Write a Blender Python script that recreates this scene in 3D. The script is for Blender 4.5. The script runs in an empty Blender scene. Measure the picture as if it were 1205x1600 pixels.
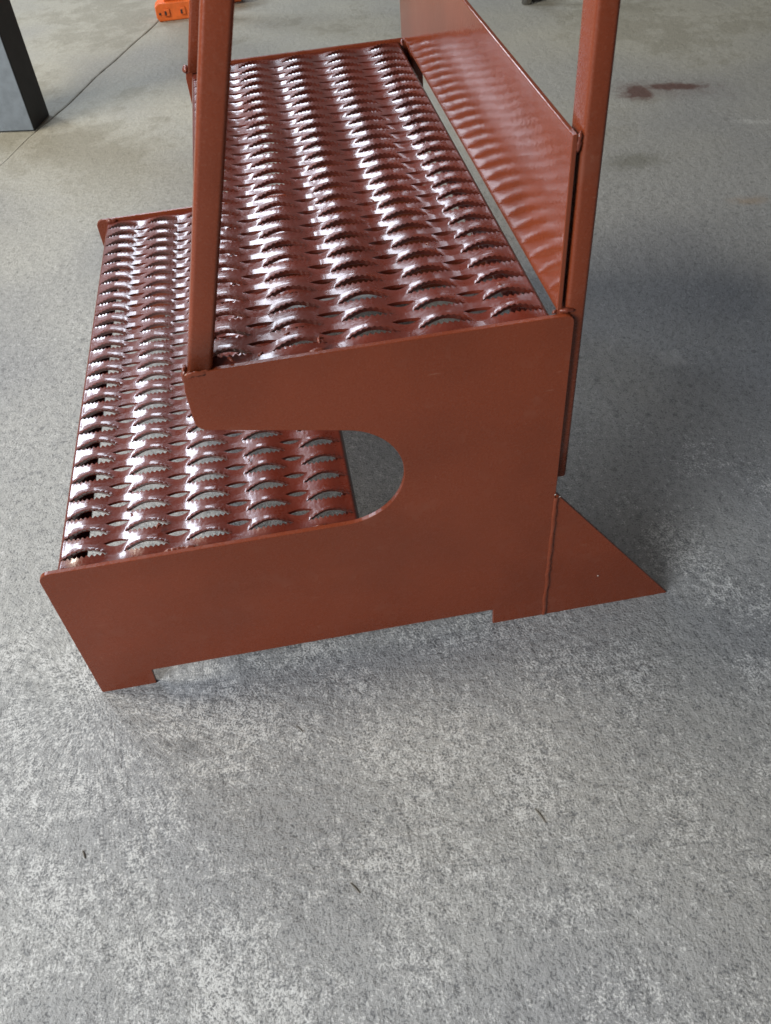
import bpy, bmesh, math, random
from mathutils import Vector, Matrix, noise
random.seed(7)
scn = bpy.context.scene
COL = scn.collection

# ------------------------------------------------------------------ camera
cam_d = bpy.data.cameras.new('camera'); cam = bpy.data.objects.new('camera', cam_d); COL.objects.link(cam)
RT = Vector((0.984291, -0.162805, -0.068309)); UP = Vector((0.164136, 0.701257, 0.693756)); FW = Vector((0.065044, 0.69407, -0.716963))
m = Matrix.Identity(4)
for i in range(3):
    m[i][0] = RT[i]; m[i][1] = UP[i]; m[i][2] = -FW[i]
m.translation = Vector((0.28148, -0.55919, 0.78763)); cam.matrix_world = m
cam_d.sensor_fit = 'VERTICAL'; cam_d.sensor_height = 24; cam_d.sensor_width = 18.07
cam_d.lens = 24 * 1314.65 / 1600
cam_d.clip_start = 0.02; cam_d.clip_end = 200
cam_d.dof.use_dof = True; cam_d.dof.focus_distance = 0.95; cam_d.dof.aperture_fstop = 11
scn.camera = cam
scn.render.resolution_x = 771; scn.render.resolution_y = 1024
scn.view_settings.view_transform = 'Standard'; scn.view_settings.look = 'None'
scn.view_settings.gamma = 1; scn.view_settings.exposure = 0.0
scn.view_settings.use_curve_mapping = False
scn.render.engine = 'CYCLES'
scn.cycles.max_bounces = 5; scn.cycles.diffuse_bounces = 2; scn.cycles.glossy_bounces = 3; scn.cycles.transmission_bounces = 1

# ------------------------------------------------------------------ light of the workshop
w = bpy.data.worlds.new('World'); scn.world = w; w.use_nodes = True
w.node_tree.nodes['Background'].inputs[0].default_value = (1.0, 0.98, 0.95, 1)
w.node_tree.nodes['Background'].inputs[1].default_value = 0.095
def area(name, loc, target, sx, sy, power, col):
    d = bpy.data.lights.new(name, 'AREA'); d.shape = 'RECTANGLE'; d.size = sx; d.size_y = sy; d.energy = power; d.color = col
    o = bpy.data.objects.new(name, d); COL.objects.link(o); o.location = loc
    o.rotation_euler = (Vector(target) - Vector(loc)).to_track_quat('-Z', 'Y').to_euler()
    return o
area('door_light', (-2.0, -1.6, 1.75), (0.2, 0.1, 0.1), 1.6, 1.6, 150, (0.93, 0.97, 1.0))
area('window_light', (-2.45, 3.95, 2.95), (0.2, 0.4, 0.3), 1.2, 1.0, 115, (0.76, 0.86, 1.0))
area('window_light', (-0.6, 5.3, 3.0), (0.3, 0.4, 0.4), 1.9, 0.8, 78, (0.78, 0.87, 1.0))
area('overhead_fill', (-1.9, 0.9, 2.6), (-0.5, 1.5, 0.0), 1.2, 0.5, 96, (1.0, 0.92, 0.78))  # unseen warm lamp overhead, added to brighten the floor on the left

# ------------------------------------------------------------------ helpers
def mesh_obj(name, verts, faces, mat, parent=None, smooth=False):
    me = bpy.data.meshes.new(name); me.from_pydata([tuple(v) for v in verts], [], faces); me.update()
    o = bpy.data.objects.new(name, me); COL.objects.link(o)
    if mat: me.materials.append(mat)
    if parent: o.parent = parent
    if smooth:
        me.polygons.foreach_set('use_smooth', [True] * len(me.polygons))
    return o
def bm_obj(name, bm, mat, parent=None, smooth=False):
    me = bpy.data.meshes.new(name); bm.normal_update(); bm.to_mesh(me); bm.free()
    o = bpy.data.objects.new(name, me); COL.objects.link(o)
    if mat: me.materials.append(mat)
    if parent: o.parent = parent
    if smooth:
        me.polygons.foreach_set('use_smooth', [True] * len(me.polygons))
    return o
def tag(o, label, cat, group=None):
    o['label'] = label; o['category'] = cat
    if group: o['group'] = group
    return o
def empty(name, loc):
    o = bpy.data.objects.new(name, None); COL.objects.link(o); o.location = loc; o.empty_display_size = 0.05
    return o
def plate_bm(outline, y0, y1, bev=0.0006, seg=2):
    """closed (x,z) outline extruded from y0 to y1 with softened rims"""
    bm = bmesh.new()
    a = [bm.verts.new((x, y0, z)) for x, z in outline]; b = [bm.verts.new((x, y1, z)) for x, z in outline]
    n = len(outline)
    bm.faces.new(a); bm.faces.new(b[::-1])
    for i in range(n):
        bm.faces.new((a[i], b[i], b[(i + 1) % n], a[(i + 1) % n]))
    bmesh.ops.recalc_face_normals(bm, faces=bm.faces)
    rim = [e for e in bm.edges if abs(e.verts[0].co.y - e.verts[1].co.y) < 1e-6]
    if bev: bmesh.ops.bevel(bm, geom=rim, offset=bev, segments=seg, affect='EDGES', profile=0.5)
    return bm
def box_bm(x0, x1, y0, y1, z0, z1, bev=0.001, seg=2):
    bm = bmesh.new(); bmesh.ops.create_cube(bm, size=1)
    for v in bm.verts:
        v.co = Vector(((x0 + x1) / 2 + v.co.x * (x1 - x0), (y0 + y1) / 2 + v.co.y * (y1 - y0), (z0 + z1) / 2 + v.co.z * (z1 - z0)))
    if bev: bmesh.ops.bevel(bm, geom=list(bm.edges), offset=bev, segments=seg, affect='EDGES', profile=0.5)
    return bm
def fillet(p_prev, p, p_next, r, n=5):
    p_prev, p, p_next = Vector(p_prev), Vector(p), Vector(p_next)
    a = (p_prev - p).normalized(); b = (p_next - p).normalized()
    ang = a.angle(b); t = r / math.tan(ang / 2); c = p + (a + b).normalized() * (r / math.sin(ang / 2))
    s = p + a * t - c; e = p + b * t - c
    tot = s.angle(e); out = []
    for i in range(n + 1):
        f = i / n
        v = (s * math.sin((1 - f) * tot) + e * math.sin(f * tot)) / math.sin(tot)
        out.append((c.x + v.x, c.y + v.y))
    return out
def bead(name, pts, r, mat, parent, amp=0.35, seed=0, flat=1.0, step=0.0016):
    """lumpy weld bead along a polyline"""
    P = [Vector(p) for p in pts]; path = []
    for a, b in zip(P[:-1], P[1:]):
        n = max(2, int((b - a).length / step))
        for i in range(n): path.append(a.lerp(b, i / n))
    path.append(P[-1]); K = 8; V = []; F = []
    for i, p in enumerate(path):
        t = (path[min(i + 1, len(path) - 1)] - path[max(i - 1, 0)]).normalized()
        u = t.cross(Vector((0.31, 0.87, 0.39))).normalized(); v_ = t.cross(u)
        taper = min(1, (i + 0.4) / 2.5, (len(path) - i - 0.6) / 2.5)
        rr = r * taper * (1 + amp * noise.noise(p * 160 + Vector((seed, 0, 0))) + 0.18 * math.sin(i * 2.1))
        off = Vector((noise.noise(p * 90 + Vector((9, seed, 0))), 0, noise.noise(p * 90 + Vector((0, 5, seed))))) * r * 0.5
        for k in range(K):
            a = 2 * math.pi * k / K
            q = (u * math.cos(a) + v_ * math.sin(a)) * rr * (1 + 0.25 * noise.noise(Vector((i * .7, k * 1.3, seed))))
            q.y *= flat
            V.append(p + off + q)
    for i in range(len(path) - 1):
        for k in range(K):
            F.append((i * K + k, i * K + (k + 1) % K, (i + 1) * K + (k + 1) % K, (i + 1) * K + k))
    F.append(tuple(range(K))[::-1]); F.append(tuple((len(path) - 1) * K + k for k in range(K)))
    return mesh_obj(name, V, F, mat, parent, True)

# ------------------------------------------------------------------ materials
class NT:
    def __init__(s, name):
        s.m = bpy.data.materials.new(name); s.m.use_nodes = True; s.t = s.m.node_tree; s.n = s.t.nodes; s.l = s.t.links
        s.b = s.n['Principled BSDF']
    def new(s, t, **k):
        n = s.n.new(t)
        for a, v in k.items(): setattr(n, a, v)
        return n
    def val(s, sock, v):
        if isinstance(v, (int, float)): sock.default_value = v
        elif isinstance(v, (tuple, list)): sock.default_value = v
        else: s.l.new(v, sock)
    def math(s, op, a, b=0.0, c=None, clamp=False):
        n = s.new('ShaderNodeMath', operation=op, use_clamp=clamp); s.val(n.inputs[0], a); s.val(n.inputs[1], b)
        if c is not None: s.val(n.inputs[2], c)
        return n.outputs[0]
    def noise(s, vec, scale, detail=4, rough=0.55, dist=0.0):
        n = s.new('ShaderNodeTexNoise'); s.val(n.inputs['Vector'], vec); s.val(n.inputs['Scale'], scale); s.val(n.inputs['Detail'], detail)
        s.val(n.inputs['Roughness'], rough); s.val(n.inputs['Distortion'], dist); return n.outputs['Fac']
    def voro(s, vec, scale, feature='F1', out='Distance', rnd=1.0):
        n = s.new('ShaderNodeTexVoronoi', feature=feature); s.val(n.inputs['Vector'], vec); s.val(n.inputs['Scale'], scale)
        s.val(n.inputs['Randomness'], rnd); return n.outputs[out]
    def ss(s, v, a, b, lo=0.0, hi=1.0):
        n = s.new('ShaderNodeMapRange', interpolation_type='SMOOTHSTEP'); s.val(n.inputs[0], v)
        n.inputs[1].default_value = a; n.inputs[2].default_value = b; n.inputs[3].default_value = lo; n.inputs[4].default_value = hi
        return n.outputs[0]
    def lin(s, v, a, b, lo, hi):
        n = s.new('ShaderNodeMapRange'); s.val(n.inputs[0], v)
        n.inputs[1].default_value = a; n.inputs[2].default_value = b; n.inputs[3].default_value = lo; n.inputs[4].default_value = hi
        return n.outputs[0]
    def mix(s, f, a, b, blend='MIX'):
        n = s.new('ShaderNodeMix', data_type='RGBA', blend_type=blend); s.val(n.inputs[0], f); s.val(n.inputs[6], a); s.val(n.inputs[7], b)
        return n.outputs[2]
    def bump(s, h, strength, dist, normal=None):
        n = s.new('ShaderNodeBump'); s.val(n.inputs['Height'], h); n.inputs['Strength'].default_value = strength; n.inputs['Distance'].default_value = dist
        if normal: s.l.new(normal, n.inputs['Normal'])
        return n.outputs[0]
    def coord(s, scale=(1, 1, 1), loc=(0, 0, 0), rot=(0, 0, 0), kind='Object'):
        c = s.new('ShaderNodeTexCoord'); mp = s.new('ShaderNodeMapping')
        mp.inputs['Scale'].default_value = scale; mp.inputs['Location'].default_value = loc; mp.inputs['Rotation'].default_value = rot
        s.l.new(c.outputs[kind], mp.inputs['Vector']); return mp.outputs[0]
    def geo(s):
        return s.new('ShaderNodeNewGeometry').outputs['Position']

def paint_mat(name, base, rough_lo, rough_hi, grain, peel, wear=0.0, coat=0.0):
    t = NT(name); p = t.geo()
    big = t.noise(p, 8, 2, 0.5); mid = t.noise(p, 75, 3, 0.65); fine = t.noise(p, 480, 2, 0.7)
    c1 = tuple(x * 0.92 for x in base) + (1,); c2 = tuple(min(1, x * 1.07) for x in base) + (1,)
    col = t.mix(t.ss(big, 0.35, 0.65), c1, c2)
    # dry overspray dust
    col = t.mix(t.math('MULTIPLY', t.ss(fine, 0.56, 0.72), 0.09), col, (0.34, 0.20, 0.14, 1))
    r = t.lin(t.math('ADD', t.math('MULTIPLY', mid, 0.55), t.math('MULTIPLY', fine, 0.45)), 0.36, 0.64, rough_lo, rough_hi)
    h = t.math('ADD', t.math('MULTIPLY', t.noise(p, 210, 1, 0.5), peel * 0.0012), t.math('MULTIPLY', t.noise(p, 17, 1, 0.5), 0.0006))
    h = t.math('ADD', h, t.math('MULTIPLY', fine, grain * 0.0008))
    if wear:
        # handling scratches: thin stretched streaks, pale where the top coat is rubbed
        sv = t.coord((30, 30, 420), rot=(0, 0.9, 0)); sv2 = t.coord((300, 30, 26), rot=(0, 0.35, 0))
        s1 = t.ss(t.noise(sv, 1.0, 2, 0.5), 0.735, 0.775); s2 = t.ss(t.noise(sv2, 1.0, 2, 0.5), 0.735, 0.775)
        sc = t.math('MULTIPLY', t.math('MAXIMUM', s1, s2), t.ss(big, 0.42, 0.56))
        sm = t.ss(t.noise(p, 26, 3, 0.7), 0.56, 0.72)
        col = t.mix(t.math('MULTIPLY', sc, 0.36 * wear), col, (0.42, 0.22, 0.15, 1))
        col = t.mix(t.math('MULTIPLY', sm, 0.05 * wear), col, (0.30, 0.17, 0.12, 1))
        r = t.math('ADD', r, t.math('MULTIPLY', sm, 0.08))
    t.l.new(col, t.b.inputs['Base Color']); t.l.new(r, t.b.inputs['Roughness'])
    t.b.inputs['IOR'].default_value = 1.45
    t.b.inputs['Coat Weight'].default_value = coat; t.b.inputs['Coat Roughness'].default_value = 0.11; t.b.inputs['Coat IOR'].default_value = 1.5
    t.l.new(t.bump(h, 0.9, 1.0), t.b.inputs['Normal'])
    return t.m
PAINT = paint_mat('red_oxide_paint', (0.163, 0.0325, 0.0120), 0.22, 0.33, 0.10, 0.12, 1.3)
GLOSS = paint_mat('red_oxide_gloss', (0.168, 0.036, 0.0145), 0.10, 0.16, 0.03, 0.10)
TREAD = paint_mat('red_oxide_tread', (0.108, 0.018, 0.0095), 0.24, 0.40, 0.22, 0.26, 0.0, 0.6)  # same paint as the plates, colour darkened for the dark surroundings it reflects
WELD = paint_mat('red_oxide_weld', (0.135, 0.030, 0.016), 0.22, 0.36, 0.3, 0.3)

def floor_mat():
    t = NT('old_concrete'); p = t.geo()
    sep = t.new('ShaderNodeSeparateXYZ'); t.l.new(p, sep.inputs[0]); X, Y = sep.outputs[0], sep.outputs[1]
    def n2(scale, detail, rough=0.6, vec=None):
        n = t.new('ShaderNodeTexNoise', noise_dimensions='2D'); t.val(n.inputs['Vector'], vec or p)
        n.inputs['Scale'].default_value = scale; n.inputs['Detail'].default_value = detail; n.inputs['Roughness'].default_value = rough
        return n.outputs['Fac']
    big = n2(1.7, 2); mid = n2(7.5, 5, 0.75); g1 = n2(430, 2, 0.7); g2 = n2(105, 4, 0.78); lump = n2(36, 3, 0.72)
    gg = t.math('ADD', t.math('MULTIPLY', g1, 0.5), t.math('MULTIPLY', g2, 0.5))
    # smoother, darker trowelled area right of the steps; crumbly worn skin in front
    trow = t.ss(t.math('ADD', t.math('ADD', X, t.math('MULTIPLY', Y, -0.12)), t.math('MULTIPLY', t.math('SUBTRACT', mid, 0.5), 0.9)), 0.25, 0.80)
    front = t.ss(t.math('ADD', Y, t.math('MULTIPLY', t.math('SUBTRACT', big, 0.5), 0.8)), -0.05, 0.55, 1.0, 0.0)
    col = t.mix(t.ss(big, 0.35, 0.65), (0.215, 0.218, 0.224, 1), (0.285, 0.285, 0.277, 1))
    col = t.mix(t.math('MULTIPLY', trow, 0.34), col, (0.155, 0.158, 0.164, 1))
    col = t.mix(t.math('MULTIPLY', t.ss(lump, 0.5, 0.68), 0.30), col, (0.17, 0.172, 0.178, 1))
    wear = t.math('MULTIPLY', t.lin(mid, 0.34, 0.66, 0.0, 1.0), t.lin(front, 0, 1, 0.35, 1.0))
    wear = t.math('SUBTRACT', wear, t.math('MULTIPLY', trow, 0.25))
    lightg = t.ss(t.math('ADD', gg, t.math('MULTIPLY', t.math('SUBTRACT', wear, 0.40), 0.17)), 0.54, 0.61)
    col = t.mix(t.math('MULTIPLY', lightg, 0.74), col, (0.465, 0.465, 0.46, 1))
    darkg = t.ss(gg, 0.40, 0.45, 1, 0)
    col = t.mix(t.math('MULTIPLY', darkg, 0.76), col, (0.085, 0.088, 0.094, 1))
    # sparse pits
    pv = t.new('ShaderNodeTexVoronoi', voronoi_dimensions='2D'); t.l.new(p, pv.inputs['Vector']); pv.inputs['Scale'].default_value = 24
    cs = t.new('ShaderNodeSeparateColor'); t.l.new(pv.outputs['Color'], cs.inputs[0])
    size = t.lin(cs.outputs[0], 0.55, 1.0, 0.0, 0.11)
    pit = t.ss(t.math('SUBTRACT', pv.outputs['Distance'], t.math('MULTIPLY', size, t.lin(g2, 0.3, 0.7, 0.4, 1.5))), -0.02, 0.01, 1, 0)
    col = t.mix(t.math('MULTIPLY', pit, 0.6), col, (0.10, 0.102, 0.106, 1))
    # yellowish tint mixed in towards the back of the hall, soaked-in oil
    back = t.math('MULTIPLY', t.ss(Y, 0.45, 2.1), t.ss(big, 0.25, 0.60, 0.6, 1.0))
    col = t.mix(t.math('MULTIPLY', back, 0.62), col, (0.37, 0.34, 0.25, 1))
    oil = t.math('MULTIPLY', t.ss(t.math('ADD', t.math('MULTIPLY', big, 0.5), t.math('MULTIPLY', mid, 0.5)), 0.50, 0.60), t.ss(Y, 0.9, 1.7))
    col = t.mix(t.math('MULTIPLY', oil, 0.42), col, (0.165, 0.15, 0.105, 1))
    wob = t.math('ADD', t.math('MULTIPLY', t.math('SUBTRACT', mid, 0.5), 0.9), t.math('MULTIPLY', t.math('SUBTRACT', lump, 0.5), 0.9))
    def blob(cx, cy, rx, ry, inner=0.15, rot=0.0):
        ca, sa = math.cos(rot), math.sin(rot)
        dx = t.math('SUBTRACT', X, cx); dy = t.math('SUBTRACT', Y, cy)
        u = t.math('DIVIDE', t.math('ADD', t.math('MULTIPLY', dx, ca), t.math('MULTIPLY', dy, sa)), rx)
        v = t.math('DIVIDE', t.math('SUBTRACT', t.math('MULTIPLY', dy, ca), t.math('MULTIPLY', dx, sa)), ry)
        d = t.math('SQRT', t.math('ADD', t.math('MULTIPLY', u, u), t.math('MULTIPLY', v, v)))
        return t.ss(t.math('ADD', d, wob), inner, 1.05, 1, 0)
    # small overspray smudge, partly masked by something that lay there
    s1 = t.math('MULTIPLY', blob(1.175, 1.435, 0.060, 0.075), t.ss(X, 1.194, 1.206, 1, 0))
    s2 = blob(1.272, 1.447, 0.110, 0.030, 0.10, -0.30)
    s3 = t.math('MULTIPLY', blob(1.235, 1.44, 0.19, 0.085, 0.1, -0.3), 0.35)
    st = t.math('ADD', t.math('MAXIMUM', s1, s2), s3, clamp=True)
    col = t.mix(t.math('MULTIPLY', st, 0.86), col, (0.070, 0.023, 0.014, 1))
    col = t.mix(t.math('MULTIPLY', blob(1.03, 1.09, 0.085, 0.05), 0.55), col, (0.11, 0.105, 0.075, 1))
    col = t.mix(t.math('MULTIPLY', blob(1.17, 0.86, 0.05, 0.03), 0.40), col, (0.25, 0.16, 0.08, 1))
    col = t.mix(t.math('MULTIPLY', blob(1.34, 1.20, 0.06, 0.018, 0.2, -0.4), 0.3), col, (0.46, 0.45, 0.42, 1))
    for bx, by, br in ((0.099, -0.086, 0.020), (0.075, -0.080, 0.010), (0.02, -0.11, 0.008), (0.062, -0.30, 0.007), (0.20, -0.345, 0.008), (0.36, -0.26, 0.008)):  # small floor marks; dents have their shade put in as dark colour
        col = t.mix(t.math('MULTIPLY', blob(bx, by, br, br * 0.5, 0.1, -0.6), 0.55), col, (0.10, 0.102, 0.106, 1))
    # faint square of filler
    sq = t.math('MULTIPLY', t.ss(t.math('ADD', t.math('ABSOLUTE', t.math('SUBTRACT', X, 0.834)), t.math('MULTIPLY', wob, 0.004)), 0.015, 0.020, 1, 0), t.ss(t.math('ADD', t.math('ABSOLUTE', t.math('SUBTRACT', Y, 0.425)), t.math('MULTIPLY', wob, 0.006)), 0.016, 0.022, 1, 0))
    col = t.mix(t.math('MULTIPLY', sq, 0.30), col, (0.36, 0.36, 0.35, 1))
    t.l.new(col, t.b.inputs['Base Color'])
    t.b.inputs['Roughness'].default_value = 0.72
    t.b.inputs['Specular IOR Level'].default_value = 0.35
    h = t.math('ADD', t.math('MULTIPLY', gg, 0.0024), t.math('MULTIPLY', lump, 0.0040))
    t.l.new(t.bump(h, 0.78, 1.0), t.b.inputs['Normal'])
    return t.m
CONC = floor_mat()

def simple_mat(name, col, rough, metal=0.0, var=0.15, scale=30, bump=0.1):
    t = NT(name); p = t.coord()
    n = t.noise(p, scale, 5, 0.65)
    c = t.mix(t.ss(n, 0.3, 0.7), tuple(x * (1 - var) for x in col) + (1,), tuple(min(1, x * (1 + var)) for x in col) + (1,))
    t.l.new(c, t.b.inputs['Base Color']); t.l.new(t.lin(n, 0.3, 0.7, rough * 0.85, min(1, rough * 1.15)), t.b.inputs['Roughness'])
    t.b.inputs['Metallic'].default_value = metal
    t.l.new(t.bump(t.noise(p, scale * 8, 3), bump, 0.001), t.b.inputs['Normal'])
    return t.m
GREYP = simple_mat('grey_blue_paint', (0.14, 0.16, 0.18), 0.5)
BLACKP = simple_mat('dark_paint', (0.030, 0.031, 0.033), 0.7)
ORANGE = simple_mat('orange_enamel', (0.85, 0.17, 0.03), 0.4)
CHROME = simple_mat('chromed_steel', (0.62, 0.60, 0.58), 0.18, 1.0)
RUBBER = simple_mat('dark_rubber', (0.02, 0.018, 0.016), 0.6)
STRAW = simple_mat('dark_straw', (0.10, 0.09, 0.075), 0.8)
CHIP = simple_mat('pale_chip', (0.55, 0.54, 0.50), 0.8)

# ------------------------------------------------------------------ floor: two slabs with an open joint
J0 = Vector((-0.256, 1.784)); J1 = Vector((0.0046, 2.535)); jd = (J1 - J0).normalized(); jn = Vector((jd.y, -jd.x))
def floor():
    V = []; F = []
    N = 60; L0, L1 = -9.0, 9.0; prof = []
    for i in range(N * 10 + 1):
        s = L0 + (L1 - L0) * i / (N * 10)
        wob = 0.006 * noise.noise(Vector((s * 5, 0, 0))) + 0.0025 * noise.noise(Vector((s * 40, 3, 0)))
        near = max(0.0, min(1.0, (s + 0.10) / 0.12)); hw = 0.0007 + near * (0.0016 + 0.0016 * noise.noise(Vector((s * 25, 7, 0))))
        base = J0 + jd * s
        row = [(-9, 0), (wob - hw - 0.003 * near - 0.0003, 0), (wob - hw, -0.0015), (wob - hw * .6, -0.005), (wob + hw * .6, -0.005), (wob + hw, -0.0015), (wob + hw + 0.003 * near + 0.0003, 0), (9, 0)]
        for d, z in row:
            q = base + jn * d; V.append((q.x, q.y, z))
    for i in range(N * 10):
        for k in range(7):
            a = i * 8 + k; F.append((a, a + 1, a + 9, a + 8))
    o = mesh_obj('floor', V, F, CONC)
    bm = bmesh.new(); bm.from_mesh(o.data); bmesh.ops.recalc_face_normals(bm, faces=bm.faces)
    if sum(f.normal.z for f in bm.faces) < 0: bmesh.ops.reverse_faces(bm, faces=bm.faces)
    bm.to_mesh(o.data); bm.free()
    o['kind'] = 'structure'
    return o
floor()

# ------------------------------------------------------------------ the steps
steps = empty('steel_steps', (0, 0, 0))
tag(steps, 'red-brown painted two-step steel steps with serrated grip treads standing on concrete', 'steps')
W = 0.729; T = 0.005
def side_outline():
    o = []
    o += [(0.0, 0.0015), (0.0015, 0.0), (0.060, 0.0), (0.0615, 0.0255), (0.4445, 0.0255), (0.4445, 0.0), (0.503, 0.0)]
    o += fillet((0.503, 0.0), (0.503, 0.400), (0.187, 0.400), 0.007, 4)
    o += fillet((0.503, 0.400), (0.186, 0.400), (0.1835, 0.384), 0.003, 2)
    o += [(0.1832, 0.384)]
    o += fillet((0.1832, 0.384), (0.1835, 0.3435), (0.300, 0.3195), 0.011, 5)
    c = (0.2965, 0.2600); r = 0.0585
    for i in range(0, 25):
        a = math.radians(80 - 170 * i / 24)
        o.append((c[0] + r * math.cos(a), c[1] + r * math.sin(a)))
    o += fillet((0.29, 0.2012), (0.0, 0.2012), (0.0, 0.0), 0.010, 6)
    return o
OUT = side_outline()
near_plate = bm_obj('side_plate', plate_bm(OUT, 0.0, T), PAINT, steps)
far_plate = bm_obj('side_plate', plate_bm(OUT, W - T, W), PAINT, steps)
# triangular gussets behind
G = [(0.5035, 0.0), (0.650, 0.0), (0.6505, 0.0012), (0.5035, 0.196)]
for y in (0.0002, W - T - 0.0002):
    bm_obj('gusset', plate_bm(G, y, y + T - 0.0004, 0.0005), PAINT, steps)
# ground-over vertical weld between plate and gusset
def weld_strip(y, parent):
    V = []; F = []; n = 120
    for i in range(n + 1):
        z = 0.001 + 0.190 * i / n
        cx = 0.5035 + 0.0012 * noise.noise(Vector((z * 45, 1, 0))) + 0.0006 * noise.noise(Vector((z * 200, 5, 0)))
        wl = 0.0026 + 0.0012 * noise.noise(Vector((z * 60, 2, 0))); wr = 0.0032 + 0.0016 * noise.noise(Vector((z * 75, 8, 0)))
        h = 0.0013 + 0.0006 * noise.noise(Vector((z * 110, 4, 0)))
        for dx, dy in ((-wl, 0.0006), (-wl * 0.5, -h * 0.75), (0, -h), (wr * 0.6, -h * 0.85), (wr, 0.0006)):
            V.append((cx + dx, y + dy, z))
    for i in range(n):
        for k in range(4):
            a = i * 5 + k; F.append((a, a + 1, a + 6, a + 5))
    return mesh_obj('weld_seam', V, F, PAINT, parent, True)
weld_strip(0.0, near_plate)

# serrated grip tread, one pressed sheet
PITCH = 0.02726; P = 0.0603; ROWS = 26; TW = 0.294; Y0 = 0.0145; THK = 0.0030; LEN = W - 2 * T
def tread_mesh():
    cx = [TW / 2 + P * (k - 2) for k in range(5)]
    LA = 0.0226; LB = 0.0125; NT_ = 9.5
    xs = [0.0, 0.002, 0.004]
    n = 420
    x0, x1 = 0.005, TW - 0.005
    xs += [x0 + (x1 - x0) * i / n for i in range(n + 1)] + [TW - 0.004, TW - 0.002, TW]
    lines = [('E', 0.0)]
    for k in range(ROWS):
        lines.append(('A', Y0 + k * PITCH))
        if k < ROWS - 1: lines.append(('B', Y0 + (k + 0.5) * PITCH))
    lines.append(('E', LEN))
    rnd = random.Random(3)
    jit = {}
    def info(x):
        c = min(cx, key=lambda q: abs(q - x)); s = (x - c) / LA
        mids = [q + P / 2 for q in cx[:-1]]; mm = min(mids, key=lambda q: abs(q - x)); sb = (x - mm) / LB
        return c, s, mm, sb
    INF = [info(x) for x in xs]
    def edge_drop(x):
        d = min(x, TW - x); r = 0.005
        return 0.0 if d >= r else -(r - math.sqrt(max(0, r * r - (r - d) ** 2)))
    ED = [edge_drop(x) for x in xs]
    def crest(x, i):
        # sheet wave: raised over the slot columns, low between them
        s = (x - INF[i][0]) / (P / 2)
        if x < cx[0] - P / 2 or x > cx[-1] + P / 2: return 0.0
        return 0.5 + 0.5 * math.cos(math.pi * max(-1, min(1, s)))
    def base(x):
        if x <= cx[0] or x >= cx[-1]:
            d = (cx[0] - x) if x <= cx[0] else (x - cx[-1])
            return 0.0033 * (0.5 + 0.5 * math.cos(math.pi * min(1, d / (LA * 1.05))))
        c = min(cx, key=lambda q: abs(q - x)); s = abs(x - c) / (P / 2)
        cr = 0.5 + 0.5 * math.cos(math.pi * s)
        return -0.0013 + 0.0046 * cr ** 0.9
    BZ = [base(x) for x in xs]
    def pos(i, li, side):
        """top-surface point and its tooth offset: side 0 = near lip, 1 = far lip"""
        x = xs[i]; typ, y = lines[li]; c, s, mm, sb = INF[i]
        tooth = 0.0; z = BZ[i]; dy = 0.0; op = False; e = 0.0
        if typ == 'E':
            z = min(0.0, BZ[i]) * 0.3
        elif typ == 'A':
            if abs(s) < 1:
                key = (li, round(c, 3))
                if key not in jit: jit[key] = (1 + rnd.uniform(-.10, .10), rnd.uniform(-.0006, .0006), rnd.uniform(-.3, .3), rnd.random())
                ja, jy, jph, jr = jit[key]
                e = math.cos(math.pi * s / 2) ** 0.9
                op = True
                ph = (s * 0.5 + 0.5) * NT_ + jph
                tt = 1 - abs(((ph % 1.0) - 0.42) / (0.42 if (ph % 1.0) < 0.42 else 0.58))
                tw = min(1, (1 - abs(s)) * 5)
                if side:
                    z += 0.0008 * ja * e; dy = 0.0056 * e * ja + jy * e + 0.0003; tooth = tt * tw
                else:
                    z += 0.0002 * ja * e; dy = -0.0055 * e + jy * e - 0.0003; tooth = -tt * tw
                    if li == 1: dy *= 0.75
        else:
            if abs(sb) < 1 and cx[0] < x < cx[-1]:
                e = math.cos(math.pi * sb / 2); op = True
                if side: dy = 0.0048 * e + 0.0001
                else: z += 0.0010 * e; dy = -0.0050 * e - 0.0001
        return x, y + dy, z + ED[i], tooth, op, e
    V = []; F = []; vid = {}
    nx = len(xs); nl = len(lines)
    cache = {}
    for li in range(nl):
        for i in range(nx):
            cache[i, li, 0] = pos(i, li, 0); cache[i, li, 1] = pos(i, li, 1)
    def vert(i, li, sub, layer, NS):
        # ribbon between li (far lip side=1) and li+1 (near lip side=0)
        if sub == 0: key = (i, li, 1 if cache[i, li, 1][4] else 9, layer)
        elif sub == NS: key = (i, li + 1, 0 if cache[i, li + 1, 0][4] else 9, layer)
        else: key = (i, li, sub + 20, layer)
        if key in vid: return vid[key]
        a = cache[i, li, 1]; b = cache[i, li + 1, 0]
        f = (0.0, 0.13, 0.5, 0.87, 1.0)[sub]; g = f * f * (3 - 2 * f) * .35 + f * .65
        y = a[1] + (b[1] - a[1]) * f; z = a[2] + (b[2] - a[2]) * g
        # sheet stays taut: carry the crest between the lips
        if layer == 0:
            tooth = a[3] if sub == 0 else (b[3] if sub == NS else 0)
            y -= (0.0019 if sub == 0 else 0.0027) * tooth
            z += 0.0026 * abs(tooth) if sub == 0 else (0.0006 * abs(tooth))
        else:
            z -= THK
            if sub == 0 and lines[li][0] == 'A': z -= 0.0012 * a[5]; y += 0.0020 * a[5] + 0.0002
        V.append((xs[i], y, z)); vid[key] = len(V) - 1
        return vid[key]
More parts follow.
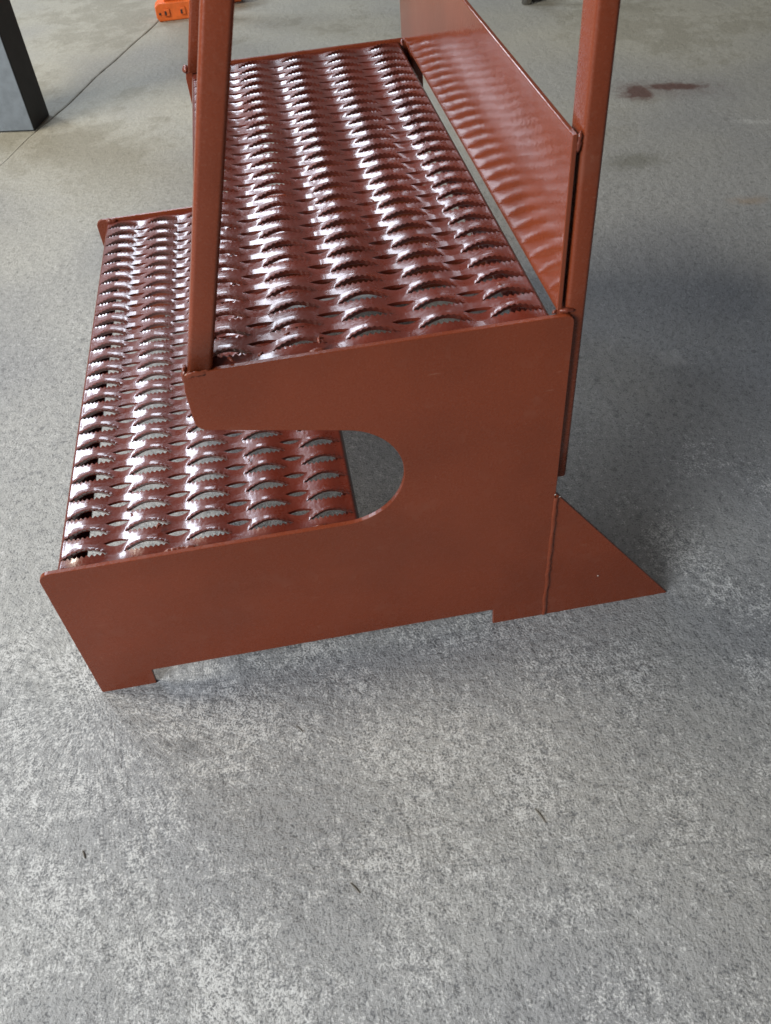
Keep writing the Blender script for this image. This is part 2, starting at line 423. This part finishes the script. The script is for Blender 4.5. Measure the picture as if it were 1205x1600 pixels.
    for li in range(nl - 1):
        NS = 4
        for i in range(nx - 1):
            for sub in range(NS):
                q = [vert(i, li, sub, 0, NS), vert(i + 1, li, sub, 0, NS), vert(i + 1, li, sub + 1, 0, NS), vert(i, li, sub + 1, 0, NS)]
                F.append(tuple(q))
                q = [vert(i, li, sub, 1, NS), vert(i, li, sub + 1, 1, NS), vert(i + 1, li, sub + 1, 1, NS), vert(i + 1, li, sub, 1, NS)]
                F.append(tuple(q))
            # lips
            if cache[i, li, 1][4] or cache[i + 1, li, 1][4] or li == 0:
                F.append((vert(i, li, 0, 0, NS), vert(i, li, 0, 1, NS), vert(i + 1, li, 0, 1, NS), vert(i + 1, li, 0, 0, NS)))
            if cache[i, li + 1, 0][4] or cache[i + 1, li + 1, 0][4] or li == nl - 2:
                F.append((vert(i, li, NS, 0, NS), vert(i + 1, li, NS, 0, NS), vert(i + 1, li, NS, 1, NS), vert(i, li, NS, 1, NS)))
    me = bpy.data.meshes.new('tread'); me.from_pydata(V, [], F); me.update()
    me.materials.append(TREAD)
    me.polygons.foreach_set('use_smooth', [True] * len(me.polygons))
    try: me.set_sharp_from_angle(angle=math.radians(42))
    except Exception: pass
    return me
TM = tread_mesh()
def tread(x, z, label):
    o = bpy.data.objects.new('tread', TM); COL.objects.link(o); o.parent = steps; o.location = (x, T, z); o['label'] = label
    # turned-down flanges along front and back
    for fx in (0.0, TW - THK):
        f = bm_obj('flange', box_bm(fx, fx + THK, 0.0005, LEN - 0.0005, -0.042, -0.0055, 0.0006), TREAD, o)
        lip = box_bm(fx if fx == 0 else fx - 0.012 + THK, (fx + 0.012) if fx == 0 else fx + THK, 0.001, LEN - 0.001, -0.045, -0.0424, 0.0006)
        bm_obj('flange_return', lip, TREAD, o)
    return o
t_low = tread(0.0150, 0.1965, 'lower serrated grip tread')
t_up = tread(0.1930, 0.3965, 'upper serrated grip tread')

# toe plate behind the upper tread
toe = bm_obj('toe_plate', box_bm(0.4895, 0.4935, 0.006, W - 0.006, 0.402, 0.5425, 0.0007), GLOSS, steps)

# posts: flat-sided tube with rounded corners
def tube(name, base, top, sx, sy, r, parent):
    prof = []
    for cxx, cyy, a0 in ((sx - r, sy - r, 0), (r, sy - r, 90), (r, r, 180), (sx - r, r, 270)):
        for k in range(6):
            a = math.radians(a0 + 18 * k); prof.append((cxx + r * math.cos(a), cyy + r * math.sin(a)))
    V = []; F = []; n = len(prof); NL = 14
    for i in range(NL + 1):
        f = i / NL
        for x, y in prof:
            V.append((base[0] + (top[0] - base[0]) * f + x, base[1] + (top[1] - base[1]) * f + y, base[2] + (top[2] - base[2]) * f))
    for i in range(NL):
        for k in range(n):
            F.append((i * n + k, i * n + (k + 1) % n, (i + 1) * n + (k + 1) % n, (i + 1) * n + k))
    F.append(tuple(range(n))[::-1]); F.append(tuple(NL * n + k for k in range(n)))
    return mesh_obj(name, V, F, PAINT, parent, True)
lean = 0.268
for y in (0.0003, W - 0.0303):
    tube('front_post', (0.1885, y, 0.3985), (0.1885 + lean * 0.56, y, 0.9585), 0.0202, 0.030, 0.0036, steps)
for y in (0.0052, W - 0.0332):
    tube('back_post', (0.4972, y, 0.2135), (0.4972, y, 0.985), 0.0165, 0.028, 0.0035, steps)

# weld beads
bead('weld_bead', [(0.186, 0.0005, 0.3955), (0.192, -0.0004, 0.3985), (0.200, -0.0004, 0.3990), (0.2065, 0.001, 0.4005), (0.2085, 0.006, 0.4005)], 0.0026, PAINT, steps, seed=1, flat=0.12)
bead('weld_bead', [(0.1845, 0.001, 0.392), (0.1860, 0.003, 0.4005), (0.1875, 0.012, 0.4010)], 0.0024, WELD, steps, seed=2)
bead('weld_bead', [(0.1845, W - 0.004, 0.392), (0.1862, W - 0.008, 0.401), (0.1875, W - 0.028, 0.4015)], 0.0032, WELD, steps, seed=3)
bead('weld_bead', [(0.4945, 0.007, 0.530), (0.4955, 0.0075, 0.5445)], 0.0022, WELD, steps, seed=4)
bead('weld_bead', [(0.4905, 0.006, 0.4015), (0.4975, 0.0045, 0.4020), (0.5050, 0.0052, 0.4005)], 0.0021, WELD, steps, seed=5)
bead('weld_bead', [(0.4855, 0.0065, 0.3995), (0.4895, 0.0075, 0.4020)], 0.0024, WELD, steps, seed=6)
bead('weld_bead', [(0.4862, W - 0.030, 0.3985), (0.4890, W - 0.009, 0.4015)], 0.0022, WELD, steps, seed=7)
bead('weld_bead', [(0.5040, 0.0052, 0.395), (0.5042, 0.0052, 0.216), (0.5040, 0.0045, 0.199)], 0.0008, WELD, steps, seed=8)
bead('weld_bead', [(0.016, 0.0065, 0.1975), (0.030, 0.0068, 0.1972)], 0.0018, WELD, steps, seed=9)
bead('weld_bead', [(0.117, 0.0065, 0.1985), (0.132, 0.0075, 0.1995), (0.150, 0.0065, 0.1985)], 0.0022, WELD, steps, seed=10)
bead('weld_bead', [(0.262, 0.0065, 0.1985), (0.276, 0.0065, 0.1985)], 0.0020, WELD, steps, seed=11)
bead('weld_bead', [(0.286, 0.0065, 0.399), (0.300, 0.0068, 0.399)], 0.0018, WELD, steps, seed=12)
bead('weld_bead', [(0.016, W - 0.0065, 0.199), (0.032, W - 0.0066, 0.199)], 0.0030, WELD, steps, seed=13)

# ------------------------------------------------------------------ background things
# square column at the left
col = empty('steel_column', (-0.288, 1.711, 0)); col.rotation_euler[2] = math.radians(-14)
bm_obj('shaft', box_bm(-0.20, 0.0, 0.0015, 0.103, 0.0, 2.6, 0.002), BLACKP, col)
bm_obj('front_panel', box_bm(-0.20, -0.0006, -0.003, 0.0, 0.004, 2.598, 0.0008), GREYP, col)
tag(col, 'square column with grey-blue front and black side at the left edge', 'column')

# orange frame foot
org = empty('orange_frame_foot', (0.0, 2.50, 0))
foot = plate_bm([(0.006, 0.0), (0.150, 0.0), (0.150, 0.052), (0.012, 0.052), (0.0, 0.043), (-0.001, 0.012)], 0.0, 0.055, 0.004)
bm_obj('base_bracket', foot, ORANGE, org)
for x in (0.035, 0.085):
    h = bm_obj('slot_socket', box_bm(x - 0.009, x + 0.009, -0.004, 0.0005, 0.014, 0.036, 0.003), ORANGE, org)
    bm_obj('hole', box_bm(x - 0.008, x - 0.002, -0.0052, -0.003, 0.018, 0.030, 0.001), BLACKP, h)
bm_obj('bolt', box_bm(0.009, 0.015, -0.003, 0.001, 0.020, 0.026, 0.001), BLACKP, org)
bm_obj('upright', box_bm(0.030, 0.110, 0.012, 0.050, 0.052, 1.2, 0.004), ORANGE, org)
tag(org, 'orange steel bracket foot of an upright standing behind the front post', 'bracket')
wh = empty('orange_roller', (0.262, 2.62, 0.0))
bm = bmesh.new(); bmesh.ops.create_cone(bm, cap_ends=True, segments=28, radius1=0.045, radius2=0.045, depth=0.07)
bmesh.ops.rotate(bm, verts=bm.verts, cent=(0, 0, 0), matrix=Matrix.Rotation(math.radians(90), 3, 'Y'))
bmesh.ops.translate(bm, verts=bm.verts, vec=(-0.02, 0, 0.047)); bmesh.ops.bevel(bm, geom=[e for e in bm.edges if abs(e.verts[0].co.x - e.verts[1].co.x) < 1e-5], offset=0.006, segments=2, affect='EDGES')
bm_obj('roller', bm, ORANGE, wh)
bm_obj('axle_bracket', box_bm(-0.09, -0.058, -0.03, 0.03, 0.012, 0.11, 0.003), BLACKP, wh)
tag(wh, 'small orange roller resting on the floor right of the front post', 'roller')

# chrome leg tip at the top
leg = empty('chrome_leg', (1.120, 2.215, 0.0))
bm = bmesh.new(); bmesh.ops.create_cone(bm, cap_ends=True, segments=28, radius1=0.016, radius2=0.016, depth=0.40)
bmesh.ops.translate(bm, verts=bm.verts, vec=(0, 0, 0.201)); bmesh.ops.bevel(bm, geom=[e for e in bm.edges if abs(e.verts[0].co.z - e.verts[1].co.z) < 1e-5], offset=0.002, segments=2, affect='EDGES')
bm_obj('tube', bm, CHROME, leg, True)
bm_obj('rubber_block', box_bm(0.015, 0.052, 0.0, 0.05, 0.001, 0.06, 0.008), RUBBER, leg)
tag(leg, 'chromed tube leg with dark rubber block at the top edge', 'leg')

# ------------------------------------------------------------------ litter on the floor
def sliver(name, x, y, ln, ang, wd, mat, label, bend=0.15):
    V = []; F = []; n = 7
    for i in range(n + 1):
        f = i / n - 0.5; ww = wd * (1 - (2 * f) ** 2 * 0.75)
        px = f * ln; py = bend * ln * (f * f)
        for dx, dz in ((-ww, 0.0002), (0, wd * 1.1), (ww, 0.0002)): V.append((px, py + dx, dz))
    for i in range(n):
        for k in range(2):
            a = i * 3 + k; F.append((a, a + 3, a + 4, a + 1))
        a = i * 3; F.append((a, a + 2, a + 5, a + 3))
    o = mesh_obj(name, V, F, mat); o.location = (x, y, 0.0003); o.rotation_euler[2] = ang
    tag(o, label, 'debris', 'bits of litter on the floor')
sliver('straw_bit', 0.432, -0.229, 0.017, math.radians(112), 0.0011, STRAW, 'dark straw sliver on bare concrete below and right of the steps')
sliver('straw_bit', 0.248, -0.262, 0.014, math.radians(125), 0.0010, STRAW, 'thin dark straw bit on the concrete in the lower middle')
sliver('straw_bit', -0.0046, -0.182, 0.009, math.radians(110), 0.0011, STRAW, 'short dark sliver on the concrete at lower left')
sliver('straw_bit', -0.060, 0.165, 0.013, math.radians(135), 0.0010, CHIP, 'pale splinter on the concrete left of the lower tread')
sliver('straw_bit', 0.213, -0.090, 0.012, math.radians(128), 0.0006, STRAW, 'hair-thin dark bit on the concrete just below the steps')
# weld spatter and slag curls left on the treads, chips at the gusset
rs = random.Random(11)
for (x, y, z, r, ln) in ((0.118, 0.040, 0.2020, 0.0011, 0.007), (0.268, 0.030, 0.4025, 0.0011, 0.006), (0.300, 0.018, 0.4020, 0.0014, 0.008), (0.410, 0.140, 0.4015, 0.0009, 0.005),
                         (0.225, 0.012, 0.4010, 0.0013, 0.006), (0.080, 0.070, 0.2005, 0.0009, 0.005), (0.205, 0.115, 0.1995, 0.0010, 0.006), (0.455, 0.060, 0.4020, 0.0010, 0.005),
                         (0.245, 0.010, 0.4000, 0.0012, 0.006), (0.375, 0.250, 0.4000, 0.0010, 0.005)):
    a = rs.uniform(0, 6.28)
    bead('weld_spatter', [(x, y, z), (x + math.cos(a) * ln * .5, y + math.sin(a) * ln * .5, z + 0.0014), (x + math.cos(a + .9) * ln, y + math.sin(a + .9) * ln, z)], r, WELD, steps, 0.5, rs.random() * 9, step=0.0008)
for x, z in ((0.5015, 0.1945), (0.5065, 0.1905), (0.561, 0.054)):
    bead('paint_chip', [(x, -0.0002, z), (x + 0.0012, -0.0004, z + 0.0008), (x + 0.002, -0.0002, z)], 0.0006, CHIP, near_plate if x < 0.504 else steps, 0.5, x, step=0.0005)
